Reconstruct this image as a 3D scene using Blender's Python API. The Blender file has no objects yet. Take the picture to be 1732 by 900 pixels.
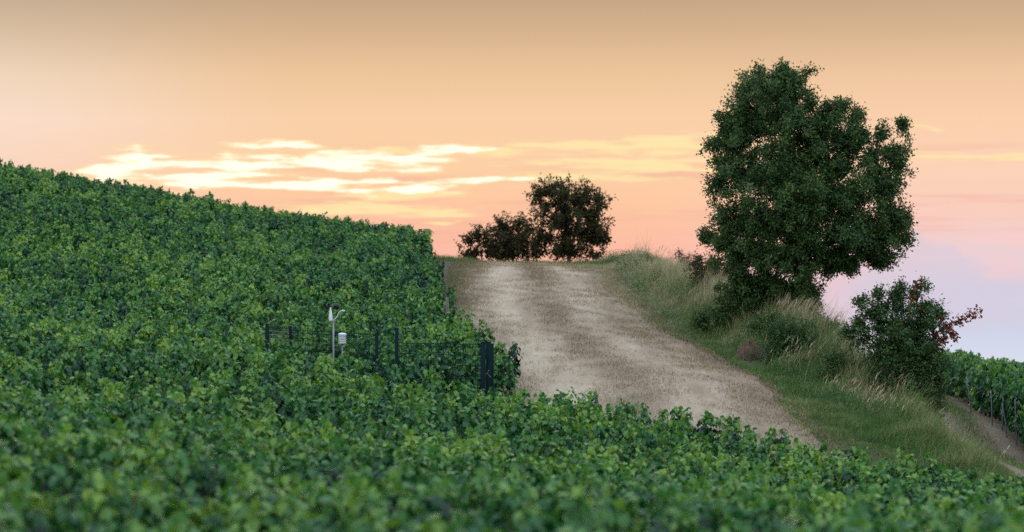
import bpy, math
import numpy as np
rng = np.random.default_rng(11)
C = bpy.context.scene.collection
SC = bpy.context.scene

# ------------------------------------------------------------------ camera
F = 4074.0                      # focal length in photo pixels (1732 wide)
cam_d = bpy.data.cameras.new('camera')
cam = bpy.data.objects.new('camera', cam_d); C.objects.link(cam)
cam.location = (0, 0, 0); cam.rotation_euler = (math.radians(90), 0, 0)
cam_d.sensor_width = 36.0; cam_d.lens = F/1732*36.0
cam_d.shift_y = 170.0/1732.0    # the horizon sits below the middle of the frame
cam_d.clip_start = 0.1; cam_d.clip_end = 9000
cam_d.dof.use_dof = True; cam_d.dof.focus_distance = 53.0; cam_d.dof.aperture_fstop = 1.35
SC.camera = cam

# ------------------------------------------------------------------ render look
SC.view_settings.view_transform = 'Standard'; SC.view_settings.look = 'None'
SC.view_settings.exposure = 0.0; SC.view_settings.gamma = 1.0
SC.view_settings.use_curve_mapping = False
SC.cycles.max_bounces = 6; SC.cycles.transparent_max_bounces = 4
SC.cycles.diffuse_bounces = 3; SC.cycles.glossy_bounces = 2; SC.cycles.transmission_bounces = 3
SC.cycles.use_denoising = False
SC.cycles.sample_clamp_direct = 3.0; SC.cycles.sample_clamp_indirect = 2.0

def lin(rgb):
    out = []
    for c in rgb:
        c /= 255.0
        out.append(c/12.92 if c <= 0.04045 else ((c+0.055)/1.055)**2.4)
    return tuple(out)+(1.0,)

# ------------------------------------------------------------------ sky
world = bpy.data.worlds.new('World'); SC.world = world; world.use_nodes = True
NT = world.node_tree; NT.nodes.clear()
def wn(t, **k):
    n = NT.nodes.new(t)
    for a, v in k.items(): setattr(n, a, v)
    return n
def wl(a, b): NT.links.new(a, b)
def wm(op, a, b=None, c=None, clamp=False):
    n = wn('ShaderNodeMath', operation=op, use_clamp=clamp)
    for i, v in enumerate((a, b, c)):
        if v is None: continue
        if hasattr(v, 'links'): wl(v, n.inputs[i])
        else: n.inputs[i].default_value = v
    return n.outputs[0]
def wstep(x, a, b):
    n = wn('ShaderNodeMapRange', interpolation_type='SMOOTHSTEP')
    wl(x, n.inputs[0]); n.inputs[1].default_value = a; n.inputs[2].default_value = b
    return n.outputs[0]
def wmix(f, a, b, blend='MIX'):
    n = wn('ShaderNodeMix', data_type='RGBA', blend_type=blend)
    for i, v in ((0, f), (6, a), (7, b)):
        if hasattr(v, 'links'): wl(v, n.inputs[i])
        else: n.inputs[i].default_value = v
    return n.outputs[2]
SUN_AZ, SUN_EL = -5.2, 4.0      # degrees right of +Y, above the horizon
tc = wn('ShaderNodeTexCoord'); sep = wn('ShaderNodeSeparateXYZ'); wl(tc.outputs['Generated'], sep.inputs[0])
dx, dy, dz = sep.outputs
hor = wm('SQRT', wm('ADD', wm('MULTIPLY', dx, dx), wm('MULTIPLY', dy, dy)))
el = wm('ARCTAN2', dz, hor)                       # elevation of the direction, radians
az = wm('ARCTAN2', dx, dy)                        # azimuth from the track's direction
# tenths of a degree-ish units for cloud drawing: E up, A right
U = wm('MULTIPLY', az, F); V = wm('MULTIPLY', el, F)
def ramp(val, stops, lo, hi):
    mr = wn('ShaderNodeMapRange'); wl(val, mr.inputs[0])
    mr.inputs[1].default_value = lo; mr.inputs[2].default_value = hi
    r = wn('ShaderNodeValToRGB'); wl(mr.outputs[0], r.inputs[0]); r.color_ramp.interpolation = 'LINEAR'
    e = r.color_ramp.elements
    while len(e) < len(stops): e.new(0.5)
    for i, (p, c) in enumerate(sorted(stops)):
        e[i].position = (p-lo)/(hi-lo); e[i].color = lin(c)
    return r.outputs[0]
# stops are (angle above horizon in units of 1/F rad, sRGB)
RC = ramp(V, [(-50, (248,190,186)), (60, (249,186,180)), (170, (253,187,168)), (230, (253,193,163)), (290, (254,203,163)),
              (350, (253,209,168)), (420, (249,208,168)), (490, (238,198,156)), (560, (215,180,143)), (640, (188,160,130)), (900, (150,135,122))], -50, 900)
RL = ramp(V, [(-50, (250,205,185)), (250, (253,205,176)), (340, (250,215,192)), (410, (250,222,202)), (480, (240,214,188)),
              (560, (214,188,160)), (640, (186,164,140)), (900, (150,138,130))], -50, 900)
RR = ramp(V, [(-50, (225,230,242)), (60, (208,212,232)), (130, (214,208,226)), (190, (236,208,212)), (250, (250,206,192)), (330, (253,211,184)),
              (420, (250,208,172)), (490, (238,198,160)), (560, (214,180,144)), (640, (190,162,132)), (900, (150,135,122))], -50, 900)
left_f = wm('SUBTRACT', 1.0, wstep(U, -900, -330))
right_f = wstep(U, 180, 760)
front = wmix(right_f, wmix(left_f, RC, RL), RR)
# cloud streaks low over the sunset
comb = wn('ShaderNodeCombineXYZ'); wl(U, comb.inputs[0]); wl(V, comb.inputs[1])
def noise(sx, sy, detail, rough=0.55):
    m = wn('ShaderNodeVectorMath', operation='MULTIPLY'); wl(comb.outputs[0], m.inputs[0]); m.inputs[1].default_value = (1/sx, 1/sy, 0)
    n = wn('ShaderNodeTexNoise', noise_dimensions='2D'); wl(m.outputs[0], n.inputs['Vector'])
    n.inputs['Scale'].default_value = 1.0; n.inputs['Detail'].default_value = detail; n.inputs['Roughness'].default_value = rough
    return n
nw = noise(110, 30, 3)
off = wn('ShaderNodeVectorMath', operation='SUBTRACT'); wl(nw.outputs['Color'], off.inputs[0]); off.inputs[1].default_value = (.5, .5, .5)
offs = wn('ShaderNodeVectorMath', operation='MULTIPLY'); wl(off.outputs[0], offs.inputs[0]); offs.inputs[1].default_value = (130, 22, 0)
wc = wn('ShaderNodeVectorMath', operation='ADD'); wl(comb.outputs[0], wc.inputs[0]); wl(offs.outputs[0], wc.inputs[1])
def blobs(lst):
    acc = None
    for (px, py, rx, ry, w) in lst:
        cx, cy = px-866.0, 620.0-py
        m = wn('ShaderNodeVectorMath', operation='MULTIPLY_ADD'); wl(wc.outputs[0], m.inputs[0])
        m.inputs[1].default_value = (1/rx, 1/ry, 0); m.inputs[2].default_value = (-cx/rx, -cy/ry, 0)
        l = wn('ShaderNodeVectorMath', operation='LENGTH'); wl(m.outputs[0], l.inputs[0])
        v = wm('MULTIPLY', wm('SUBTRACT', 1.0, l.outputs['Value']), w)
        acc = v if acc is None else wm('SMOOTH_MAX' if False else 'MAXIMUM', acc, v)
    return acc
bright = blobs([(240,272,75,16,1), (215,288,60,14,1), (300,300,120,20,1), (330,312,160,11,1), (400,284,120,16,1), (485,247,84,7,1), (430,268,55,10,1),
                (560,281,210,12,1), (660,268,150,14,1), (765,257,90,9,1), (480,315,200,8,1), (700,322,110,9,.9), (800,304,130,7,.8), (640,308,130,6,.8)])
dark = blobs([(300,294,60,8,1), (285,273,40,4,.8), (590,298,130,5,.9), (480,289,60,4,.7)])
fine = noise(130, 13, 5, .55)
bf = wm('MULTIPLY_ADD', wm('SUBTRACT', fine.outputs['Fac'], .5), 2.5, bright)
bf = wm('MULTIPLY_ADD', wm('SUBTRACT', noise(48, 6, 4, .55).outputs['Fac'], .5), .9, bf)
bf = wm('SUBTRACT', bf, wm('MULTIPLY', wm('MAXIMUM', dark, 0.0), 1.3))
core = wstep(bf, -.02, .68)
halo = wstep(bf, -.45, .35)
faint = blobs([(620,355,150,16,1), (740,358,100,8,1), (745,378,50,6,1), (1010,250,190,12,1.1), (1140,248,90,26,1.2), (1090,285,160,16,1), (1000,275,160,10,.9),
               (950,300,180,9,.8), (860,258,90,8,.9), (690,330,120,10,.9), (660,255,70,6,.9), (1570,224,40,4,.8), (1650,272,120,10,.6)])
fine2 = noise(150, 8, 5, .6)
ff = wstep(wm('MULTIPLY_ADD', wm('SUBTRACT', fine2.outputs['Fac'], .5), 2.6, faint), -.05, .75)
# soft mauve bands between the streaks and the dim cumulus low on the right
band_n = noise(420, 22, 4, .55)
band = wm('MULTIPLY', wstep(band_n.outputs['Fac'], .5, .72), wm('MULTIPLY', wstep(V, 150, 240), wm('SUBTRACT', 1.0, wstep(V, 330, 400))))
col = wmix(wm('MULTIPLY', band, .38), front, lin((236,170,150)))
cum = blobs([(1570,470,75,70,1), (1640,500,130,70,1), (1500,490,80,50,1), (1545,440,50,50,1)])
cumf = wm('MULTIPLY', wstep(wm('MULTIPLY_ADD', wm('SUBTRACT', noise(70, 45, 4).outputs['Fac'], .5), .7, cum), .0, .35), .5)
col = wmix(cumf, col, lin((214,204,220)))
pk = blobs([(1690,455,90,26,1), (1700,405,120,14,.8)])
col = wmix(wm('MULTIPLY', wstep(pk, .0, .7), .55), col, lin((250,206,204)))
col = wmix(wm('MULTIPLY', ff, .95), col, lin((255,231,172)))
col = wmix(wm('MULTIPLY', halo, .5), col, lin((255,222,160)))
col = wmix(core, col, (1.25, 1.16, .90, 1.0))
front_w = wm('MULTIPLY', wstep(dy, .35, .9), wm('SUBTRACT', 1.0, wstep(V, 700, 2600)))
# the rest of the dome: cool dusk light overhead and behind the viewer
dome = wn('ShaderNodeValToRGB'); wl(wm('MULTIPLY', el, 2/math.pi), dome.inputs[0])
de = dome.color_ramp.elements
de.new(.5)
de[0].position = 0; de[0].color = (.62, .60, .66, 1)
de[1].position = .3; de[1].color = (.66, .74, .86, 1)
de[2].position = 1; de[2].color = (.62, .78, 1.0, 1)
DOME = 1.85
dm = wn('ShaderNodeVectorMath', operation='SCALE'); wl(dome.outputs[0], dm.inputs[0]); dm.inputs['Scale'].default_value = DOME
full = wmix(front_w, dm.outputs[0], col)
ground_f = wstep(V, -260, -40)
full = wmix(ground_f, (.10, .11, .09, 1), full)
bg1 = wn('ShaderNodeBackground'); wl(full, bg1.inputs[0]); bg1.inputs[1].default_value = 1.0
sky = wn('ShaderNodeTexSky', sky_type='NISHITA'); sky.sun_disc = False
sky.sun_elevation = math.radians(SUN_EL); sky.sun_rotation = math.radians(SUN_AZ)
bg2 = wn('ShaderNodeBackground'); bg2.inputs[1].default_value = .05
wl(wmix(front_w, sky.outputs[0], (0, 0, 0, 1)), bg2.inputs[0])
add = wn('ShaderNodeAddShader'); wl(bg1.outputs[0], add.inputs[0]); wl(bg2.outputs[0], add.inputs[1])
wo = wn('ShaderNodeOutputWorld'); wl(add.outputs[0], wo.inputs[0])

# ------------------------------------------------------------------ sun (veiled, just over the hill)
sl = bpy.data.lights.new('sun', 'SUN'); sl.energy = 0.5; sl.angle = math.radians(14); sl.color = (1, .78, .55); sl.specular_factor = .3
sun = bpy.data.objects.new('sun', sl); C.objects.link(sun)
from mathutils import Vector
sd = Vector((math.sin(math.radians(SUN_AZ))*math.cos(math.radians(SUN_EL)), math.cos(math.radians(SUN_AZ))*math.cos(math.radians(SUN_EL)), math.sin(math.radians(SUN_EL))))
sun.rotation_euler = sd.to_track_quat('Z', 'Y').to_euler(); sun.location = (-8, 120, 40)

# ------------------------------------------------------------------ materials
def mat(name):
    m = bpy.data.materials.new(name); m.use_nodes = True
    nt = m.node_tree; nt.nodes.clear()
    return m, nt
def nn(nt, t, **k):
    n = nt.nodes.new(t)
    for a, v in k.items(): setattr(n, a, v)
    return n
def cramp(nt, fac, stops):
    r = nn(nt, 'ShaderNodeValToRGB'); nt.links.new(fac, r.inputs[0]); e = r.color_ramp.elements
    while len(e) < len(stops): e.new(.5)
    for i, (p, c) in enumerate(stops): e[i].position = p; e[i].color = tuple(c)+(1,)
    return r.outputs[0]
def leaf_mat(name, stops, rough=.42, trans=.25, spec=.4, inst=.25, vigour=0):
    m, nt = mat(name)
    at = nn(nt, 'ShaderNodeAttribute', attribute_name='tint')
    oi = nn(nt, 'ShaderNodeObjectInfo')
    mx = nn(nt, 'ShaderNodeMath', operation='MULTIPLY_ADD'); mx.use_clamp = True
    sb = nn(nt, 'ShaderNodeMath', operation='SUBTRACT'); nt.links.new(oi.outputs['Random'], sb.inputs[0]); sb.inputs[1].default_value = .5
    nt.links.new(sb.outputs[0], mx.inputs[0]); mx.inputs[1].default_value = inst; nt.links.new(at.outputs['Fac'], mx.inputs[2])
    fac = mx.outputs[0]
    if vigour:                                     # stretches of the field that grow paler or deeper
        g = nn(nt, 'ShaderNodeNewGeometry'); nz = nn(nt, 'ShaderNodeTexNoise'); nz.inputs['Scale'].default_value = .22; nz.inputs['Detail'].default_value = 3
        nt.links.new(g.outputs['Position'], nz.inputs['Vector'])
        s1 = nn(nt, 'ShaderNodeMath', operation='SUBTRACT'); nt.links.new(nz.outputs['Fac'], s1.inputs[0]); s1.inputs[1].default_value = .5
        s2 = nn(nt, 'ShaderNodeMath', operation='MULTIPLY_ADD'); nt.links.new(s1.outputs[0], s2.inputs[0]); s2.inputs[1].default_value = vigour; nt.links.new(mx.outputs[0], s2.inputs[2]); fac = s2.outputs[0]; mx.use_clamp = False
    c = cramp(nt, fac, stops)
    p = nn(nt, 'ShaderNodeBsdfPrincipled'); nt.links.new(c, p.inputs['Base Color'])
    p.inputs['Roughness'].default_value = rough; p.inputs['Specular IOR Level'].default_value = spec
    t = nn(nt, 'ShaderNodeBsdfTranslucent')
    hs = nn(nt, 'ShaderNodeHueSaturation'); hs.inputs['Saturation'].default_value = 1.1; hs.inputs['Value'].default_value = 1.3; nt.links.new(c, hs.inputs['Color'])
    nt.links.new(hs.outputs[0], t.inputs[0])
    s = nn(nt, 'ShaderNodeMixShader'); s.inputs[0].default_value = trans
    nt.links.new(p.outputs[0], s.inputs[1]); nt.links.new(t.outputs[0], s.inputs[2])
    o = nn(nt, 'ShaderNodeOutputMaterial'); nt.links.new(s.outputs[0], o.inputs[0])
    return m
def noisy_mat(name, c1, c2, scale=8.0, rough=.8, bump=.3, metal=0.0, spec=.4, stretch=(1, 1, 1)):
    m, nt = mat(name)
    tcn = nn(nt, 'ShaderNodeTexCoord'); mp = nn(nt, 'ShaderNodeMapping'); mp.inputs['Scale'].default_value = stretch
    nt.links.new(tcn.outputs['Object'], mp.inputs[0])
    n = nn(nt, 'ShaderNodeTexNoise'); nt.links.new(mp.outputs[0], n.inputs['Vector'])
    n.inputs['Scale'].default_value = scale; n.inputs['Detail'].default_value = 6; n.inputs['Roughness'].default_value = .65
    c = cramp(nt, n.outputs['Fac'], [(.3, c1), (.7, c2)])
    p = nn(nt, 'ShaderNodeBsdfPrincipled'); nt.links.new(c, p.inputs['Base Color'])
    p.inputs['Roughness'].default_value = rough; p.inputs['Metallic'].default_value = metal; p.inputs['Specular IOR Level'].default_value = spec
    if bump:
        b = nn(nt, 'ShaderNodeBump'); b.inputs['Strength'].default_value = bump; b.inputs['Distance'].default_value = .02
        nt.links.new(n.outputs['Fac'], b.inputs['Height']); nt.links.new(b.outputs[0], p.inputs['Normal'])
    o = nn(nt, 'ShaderNodeOutputMaterial'); nt.links.new(p.outputs[0], o.inputs[0])
    return m
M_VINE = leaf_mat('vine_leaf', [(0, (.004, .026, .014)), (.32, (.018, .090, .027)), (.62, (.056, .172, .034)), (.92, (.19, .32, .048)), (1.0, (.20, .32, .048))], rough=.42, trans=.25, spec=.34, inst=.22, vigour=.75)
M_TREE = leaf_mat('tree_leaf', [(0, (.016, .043, .016)), (.5, (.048, .102, .031)), (1, (.11, .175, .045))], rough=.55, trans=.2, spec=.18, inst=0)
M_DARKLEAF = leaf_mat('shrub_leaf', [(0, (.024, .029, .012)), (.5, (.052, .052, .021)), (1, (.115, .09, .036))], rough=.6, trans=.45, spec=.18, inst=0)
M_WEED = leaf_mat('weed_leaf', [(0, (.026, .07, .022)), (.5, (.055, .125, .034)), (1, (.12, .19, .05))], rough=.6, trans=.25, spec=.2, inst=0)
M_RED = leaf_mat('red_leaf', [(0, (.09, .02, .012)), (.5, (.19, .042, .022)), (1, (.24, .09, .035))], rough=.6, trans=.2, spec=.2, inst=0)
M_GRASS = leaf_mat('grass_blade', [(0, (.04, .10, .024)), (.35, (.085, .16, .04)), (.6, (.20, .21, .085)), (1, (.42, .36, .22))], rough=.65, trans=.25, spec=.2, inst=0)
M_STRAW = leaf_mat('straw_blade', [(0, (.16, .12, .07)), (.4, (.28, .21, .125)), (1, (.52, .43, .285))], rough=.75, trans=.15, spec=.15, inst=0)
M_BARK = noisy_mat('bark', (.03, .024, .018), (.09, .07, .05), 14, .9, .6, stretch=(1, 1, .3))
M_VWOOD = noisy_mat('vine_wood', (.035, .024, .016), (.10, .07, .045), 20, .9, .5, stretch=(1, 1, .3))
M_POST = noisy_mat('weathered_wood', (.09, .08, .07), (.2, .18, .155), 12, .85, .4, stretch=(2, 2, .2))
M_STEEL = noisy_mat('galvanised_steel', (.17, .19, .21), (.28, .30, .32), 9, .5, .05, metal=.4)
M_FENCE = noisy_mat('green_coating', (.002, .011, .013), (.003, .016, .018), 6, .6, .03, spec=.08)
M_WHITE = noisy_mat('white_plastic', (.62, .66, .68), (.74, .77, .78), 5, .45, .02)
M_BLACK = noisy_mat('black_plastic', (.008, .008, .010), (.02, .02, .024), 7, .4, .02)
M_HAY = noisy_mat('dry_hay', (.035, .022, .015), (.15, .095, .06), 16, .95, .9)

# ------------------------------------------------------------------ mesh builder
class MB:
    def __init__(s): s.v = []; s.f = []; s.t = []; s.n = 0
    def add(s, V, Fs, tint=0.0):
        V = np.asarray(V, float).reshape(-1, 3)
        s.v.append(V)
        for f in (Fs if isinstance(Fs, list) else [Fs]):
            f = np.asarray(f, np.int64); s.f.append(f + s.n)
        t = np.full(len(V), tint, np.float32) if np.isscalar(tint) else np.asarray(tint, np.float32)
        s.t.append(t); s.n += len(V)
    def mesh(s, name, smooth=False):
        V = np.concatenate(s.v) if s.v else np.zeros((0, 3)); T = np.concatenate(s.t)
        loops = np.concatenate([f.ravel() for f in s.f]); cnt = np.concatenate([np.full(len(f), f.shape[1]) for f in s.f])
        st = np.concatenate(([0], np.cumsum(cnt)[:-1]))
        me = bpy.data.meshes.new(name)
        me.vertices.add(len(V)); me.vertices.foreach_set('co', V.astype(np.float32).ravel())
        me.loops.add(len(loops)); me.loops.foreach_set('vertex_index', loops.astype(np.int32))
        me.polygons.add(len(cnt)); me.polygons.foreach_set('loop_start', st.astype(np.int32))
        if smooth: me.polygons.foreach_set('use_smooth', np.ones(len(cnt), bool))
        me.update(calc_edges=True)
        a = me.attributes.new('tint', 'FLOAT', 'POINT'); a.data.foreach_set('value', T)
        return me
    def build(s, name, material, parent=None, smooth=False):
        me = s.mesh(name, smooth); me.materials.append(material)
        o = bpy.data.objects.new(name, me); C.objects.link(o)
        if parent is not None: o.parent = parent
        return o
def tag(o, label=None, cat=None, group=None, kind=None):
    if label: o['label'] = label
    if cat: o['category'] = cat
    if group: o['group'] = group
    if kind: o['kind'] = kind
    return o
def empty(name, loc, rz=0):
    o = bpy.data.objects.new(name, None); C.objects.link(o); o.location = loc; o.rotation_euler = (0, 0, rz)
    o.empty_display_size = .2
    return o
def unit(a): return a/np.maximum(np.linalg.norm(a, axis=-1, keepdims=True), 1e-9)
def tube(mb, P, R, k=7, tint=0.0, cap=True):
    P = np.asarray(P, float); n = len(P); R = np.broadcast_to(np.asarray(R, float), (n,))
    T = unit(np.gradient(P, axis=0)); ref = np.array([0, 0, 1.0]) if abs(T[0, 2]) < .9 else np.array([1.0, 0, 0])
    X = unit(np.cross(T, ref)); Y = np.cross(T, X)
    a = np.arange(k)*2*math.pi/k
    V = P[:, None] + R[:, None, None]*(np.cos(a)[None, :, None]*X[:, None] + np.sin(a)[None, :, None]*Y[:, None])
    i = np.arange(n-1)[:, None]*k; j = np.arange(k)[None]; j2 = (j+1) % k
    q = np.stack([i+j, i+j2, i+k+j2, i+k+j], -1).reshape(-1, 4)
    fs = [q]
    if cap: fs += [np.arange(k)[None, ::-1], (np.arange(k)+(n-1)*k)[None]]
    mb.add(V.reshape(-1, 3), fs, tint)
def lathe(mb, prof, k=20, loc=(0, 0, 0)):
    prof = np.asarray(prof, float); n = len(prof); a = np.arange(k)*2*math.pi/k
    V = np.stack([prof[:, 0, None]*np.cos(a), prof[:, 0, None]*np.sin(a), np.repeat(prof[:, 1, None], k, 1)], -1).reshape(-1, 3)+np.array(loc)
    i = np.arange(n-1)[:, None]*k; j = np.arange(k)[None]; j2 = (j+1) % k
    mb.add(V, [np.stack([i+j, i+j2, i+k+j2, i+k+j], -1).reshape(-1, 4), np.arange(k)[None, ::-1], (np.arange(k)+(n-1)*k)[None]])
def box(mb, c, s, bev=.004):
    c = np.array(c, float); h = np.array(s, float)/2; b = min(bev, h.min()*.4)
    ring = lambda hx, hy, z: [(hx-b, -hy, z), (hx, -hy+b, z), (hx, hy-b, z), (hx-b, hy, z), (-hx+b, hy, z), (-hx, hy-b, z), (-hx, -hy+b, z), (-hx+b, -hy, z)]
    V = np.array(ring(h[0]-b, h[1]-b, -h[2]) + ring(h[0], h[1], -h[2]+b) + ring(h[0], h[1], h[2]-b) + ring(h[0]-b, h[1]-b, h[2]))+c
    q = [(i*8+j, i*8+(j+1) % 8, i*8+8+(j+1) % 8, i*8+8+j) for i in range(3) for j in range(8)]
    mb.add(V, [np.array(q), np.arange(8)[None, ::-1], np.arange(24, 32)[None]])
# leaf templates (x across, y to the tip, z up)
_h = [(.14, -.20), (.44, -.10), (.36, .16), (.58, .46), (.27, .58)]
_o = [(0, 0)] + _h + [(0, 1.0)] + [(-x, y) for x, y in _h[::-1]]
VL = np.array([(0, .28, 0)] + [(x, y, 0) for x, y in _o], float)
VL[:, 2] = .10*np.abs(VL[:, 0]) - .38*VL[:, 0]**2 - .28*(VL[:, 1]-.2)**2
VLF = np.array([(0, i, i % 12+1) for i in range(1, 13)])
SL = np.array([(0, 0, 0), (.30, .32, .08), (.24, .72, .04), (0, 1, -.12), (-.24, .72, .04), (-.30, .32, .08)], float)
SLF = np.array([(0, 1, 2, 3), (0, 3, 4, 5)])
def leaves(mb, P, D, N, S, tint, T=VL, TF=VLF):
    n = len(P); Y = unit(D); Z = unit(N - (N*Y).sum(-1, keepdims=True)*Y); X = np.cross(Y, Z)
    S = np.broadcast_to(np.asarray(S, float), (n,))
    V = P[:, None] + S[:, None, None]*(T[None, :, 0, None]*X[:, None] + T[None, :, 1, None]*Y[:, None] + T[None, :, 2, None]*Z[:, None])
    fs = (TF[None] + (np.arange(n)*len(T))[:, None, None]).reshape(-1, TF.shape[1])
    mb.add(V.reshape(-1, 3), fs, np.repeat(np.broadcast_to(tint, (n,)), len(T)))
def blades(mb, P, H, W, lean, tint, droop=.35, rg=rng):
    """curved grass blades: P base points, H heights, W widths, lean (n,2) horizontal bend"""
    n = len(P); a = rg.uniform(0, math.pi, n); wv = np.stack([np.cos(a), np.sin(a), np.zeros(n)], -1)*W[:, None]/2
    L = np.concatenate([lean, np.zeros((n, 1))], 1); up = np.array([0, 0, 1.0])
    m = P + up*(H*.55)[:, None] + L*(H*.22)[:, None]
    t = P + up*(H*(1-droop*np.minimum((lean**2).sum(1), 1)))[:, None] + L*(H*.75)[:, None]
    V = np.stack([P-wv, P+wv, m+wv*.8, m-wv*.8, t], 1).reshape(-1, 3); b = (np.arange(n)*5)[:, None]
    mb.add(V, [b+np.array([[0, 1, 2, 3]]), b+np.array([[3, 2, 4]])], np.repeat(tint, 5))

# ------------------------------------------------------------------ terrain
def at(px, py, Y): return ((px-866)/F*Y, Y, (620-py)/F*Y)
VH = 1.08                        # height of a vine
cp = [at(*p) for p in [(890,450,85), (1035,453,85), (745,438,85), (1150,462,85)]]
def gp(px, py_top, Y):
    x, y, z = at(px, py_top, Y); return (x, y, z-VH)
cp += [(.5,53.5,-.33), (5.5,53.5,-.28), (-.6,60,.52), (4.4,60,.48), (-1.4,70,1.86), (3.7,70,1.80), (-2,78,2.92), (3.6,78,2.88), (5.5,49,-.85), (6.1,45.5,-1.42),
       (-3,92,3.75), (3.6,92,3.70), (-3,102,3.4), (4,102,3.4), (12,102,1.2), (14,85,-1.0), (20,75,-1.45)]
cp += [gp(0,275,88), gp(350,335,87), (-20,102,6.0), (-10,102,4.7), gp(0,450,60), gp(400,462,62), gp(0,595,40), (-.2,46,-1.40), (0,40,-1.98),
       (4.4,41.8,-2.13), (8.1,38,-2.80), (-5.3,25,-1.6), (0,25,-2.2), (5.3,25,-2.55), (-3,13,-2.0), (0,13,-2.05), (3,13,-2.1), (0,0,-2.0), (-10,12,-1.6), (10,14,-2.5),
       (-22,60,2.5), (-30,88,8.0), (-16,40,-.2), (14,40,-3.0), (10.4,50,-2.09), (10.7,55,-1.89), (11.9,66,-1.13), (13.3,78,-.95), (12.1,57,-1.84), (22,57,-2.2), (30,80,-1.6)]
cp += [at(1640,790,46)]
cp += [(17.5,95,-1.15), (18,88,-1.25), (16.5,82,-1.2), (24,90,-1.6), (26,100,-1.6), gp(450,580,45.5), gp(572,602,45.2), gp(700,622,45.0), (-3,45.4,-.98), (-1.5,45.2,-1.24)]
cp = np.array(cp)
def tps_fit(P):
    n = len(P); d2 = ((P[:, None, :2]-P[None, :, :2])**2).sum(-1)
    K = np.where(d2 > 0, .5*d2*np.log(np.maximum(d2, 1e-12)), 0) + np.eye(n)*.6
    A = np.zeros((n+3, n+3)); A[:n, :n] = K; Q = np.c_[np.ones(n), P[:, :2]]; A[:n, n:] = Q; A[n:, :n] = Q.T
    return np.linalg.solve(A, np.r_[P[:, 2], 0, 0, 0])
TW = tps_fit(cp)
def base_h(x, y):
    x = np.clip(x, -32, 32); y = np.clip(y, 0, 104); sh = np.shape(x)
    x, y = np.ravel(x), np.ravel(y); out = np.empty(len(x))
    for i in range(0, len(x), 40000):
        a, b = x[i:i+40000], y[i:i+40000]
        d2 = (a[:, None]-cp[None, :, 0])**2 + (b[:, None]-cp[None, :, 1])**2
        out[i:i+40000] = (.5*d2*np.log(np.maximum(d2, 1e-12)))@TW[:-3] + TW[-3] + TW[-2]*a + TW[-1]*b
    return out.reshape(sh)
ridge = np.array([at(1055,452,86), at(1080,450,82), at(1165,478,74), at(1255,518,66), at(1345,556,61), at(1425,622,57), at(1492,704,53), at(1568,758,49.5), at(1630,798,46.5), (8.95,43.5,-9), (8.6,39.5,-9)])
rb = base_h(ridge[:, 0], ridge[:, 1]); RHt = np.maximum(ridge[:, 2]-rb, .1)
def ridge_dist(x, y):
    """signed distance to the bank's crest line (+ = right), height there, parameter"""
    best = np.full(np.shape(x), 1e9); hh = np.zeros(np.shape(x)); sg = np.zeros(np.shape(x)); tt = np.zeros(np.shape(x))
    for i in range(len(ridge)-1):
        a, b = ridge[i, :2], ridge[i+1, :2]; ab = b-a; L2 = ab@ab
        t = np.clip(((x-a[0])*ab[0]+(y-a[1])*ab[1])/L2, 0, 1)
        qx, qy = a[0]+t*ab[0], a[1]+t*ab[1]; d = np.hypot(x-qx, y-qy); m = d < best
        best = np.where(m, d, best); hh = np.where(m, RHt[i]+t*(RHt[i+1]-RHt[i]), hh)
        sg = np.where(m, np.sign((x-a[0])*ab[1]-(y-a[1])*ab[0])*-1, sg); tt = np.where(m, i+t, tt)
    return best*sg, hh, tt
def ground(x, y):
    x = np.asarray(x, float); y = np.asarray(y, float)
    z = base_h(x, y); d, h, t = ridge_dist(x, y)
    w = np.where(d < 0, 1.35, 1.0)
    z = z + h*np.exp(-(d/w)**2)
    z = z + .012*np.sin(x*1.7+y*.6)*np.sin(y*1.1-x*.4)
    far = np.clip((np.maximum(np.abs(x)-30, 0)+np.maximum(y-100, 0)*1.0+np.maximum(-y, 0)*.4)/60, 0, 1); far = far*far*(3-2*far)
    return z*(1-far) + (-14.0)*far
def gz(x, y): return float(ground(np.array([x]), np.array([y]))[0])

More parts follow.
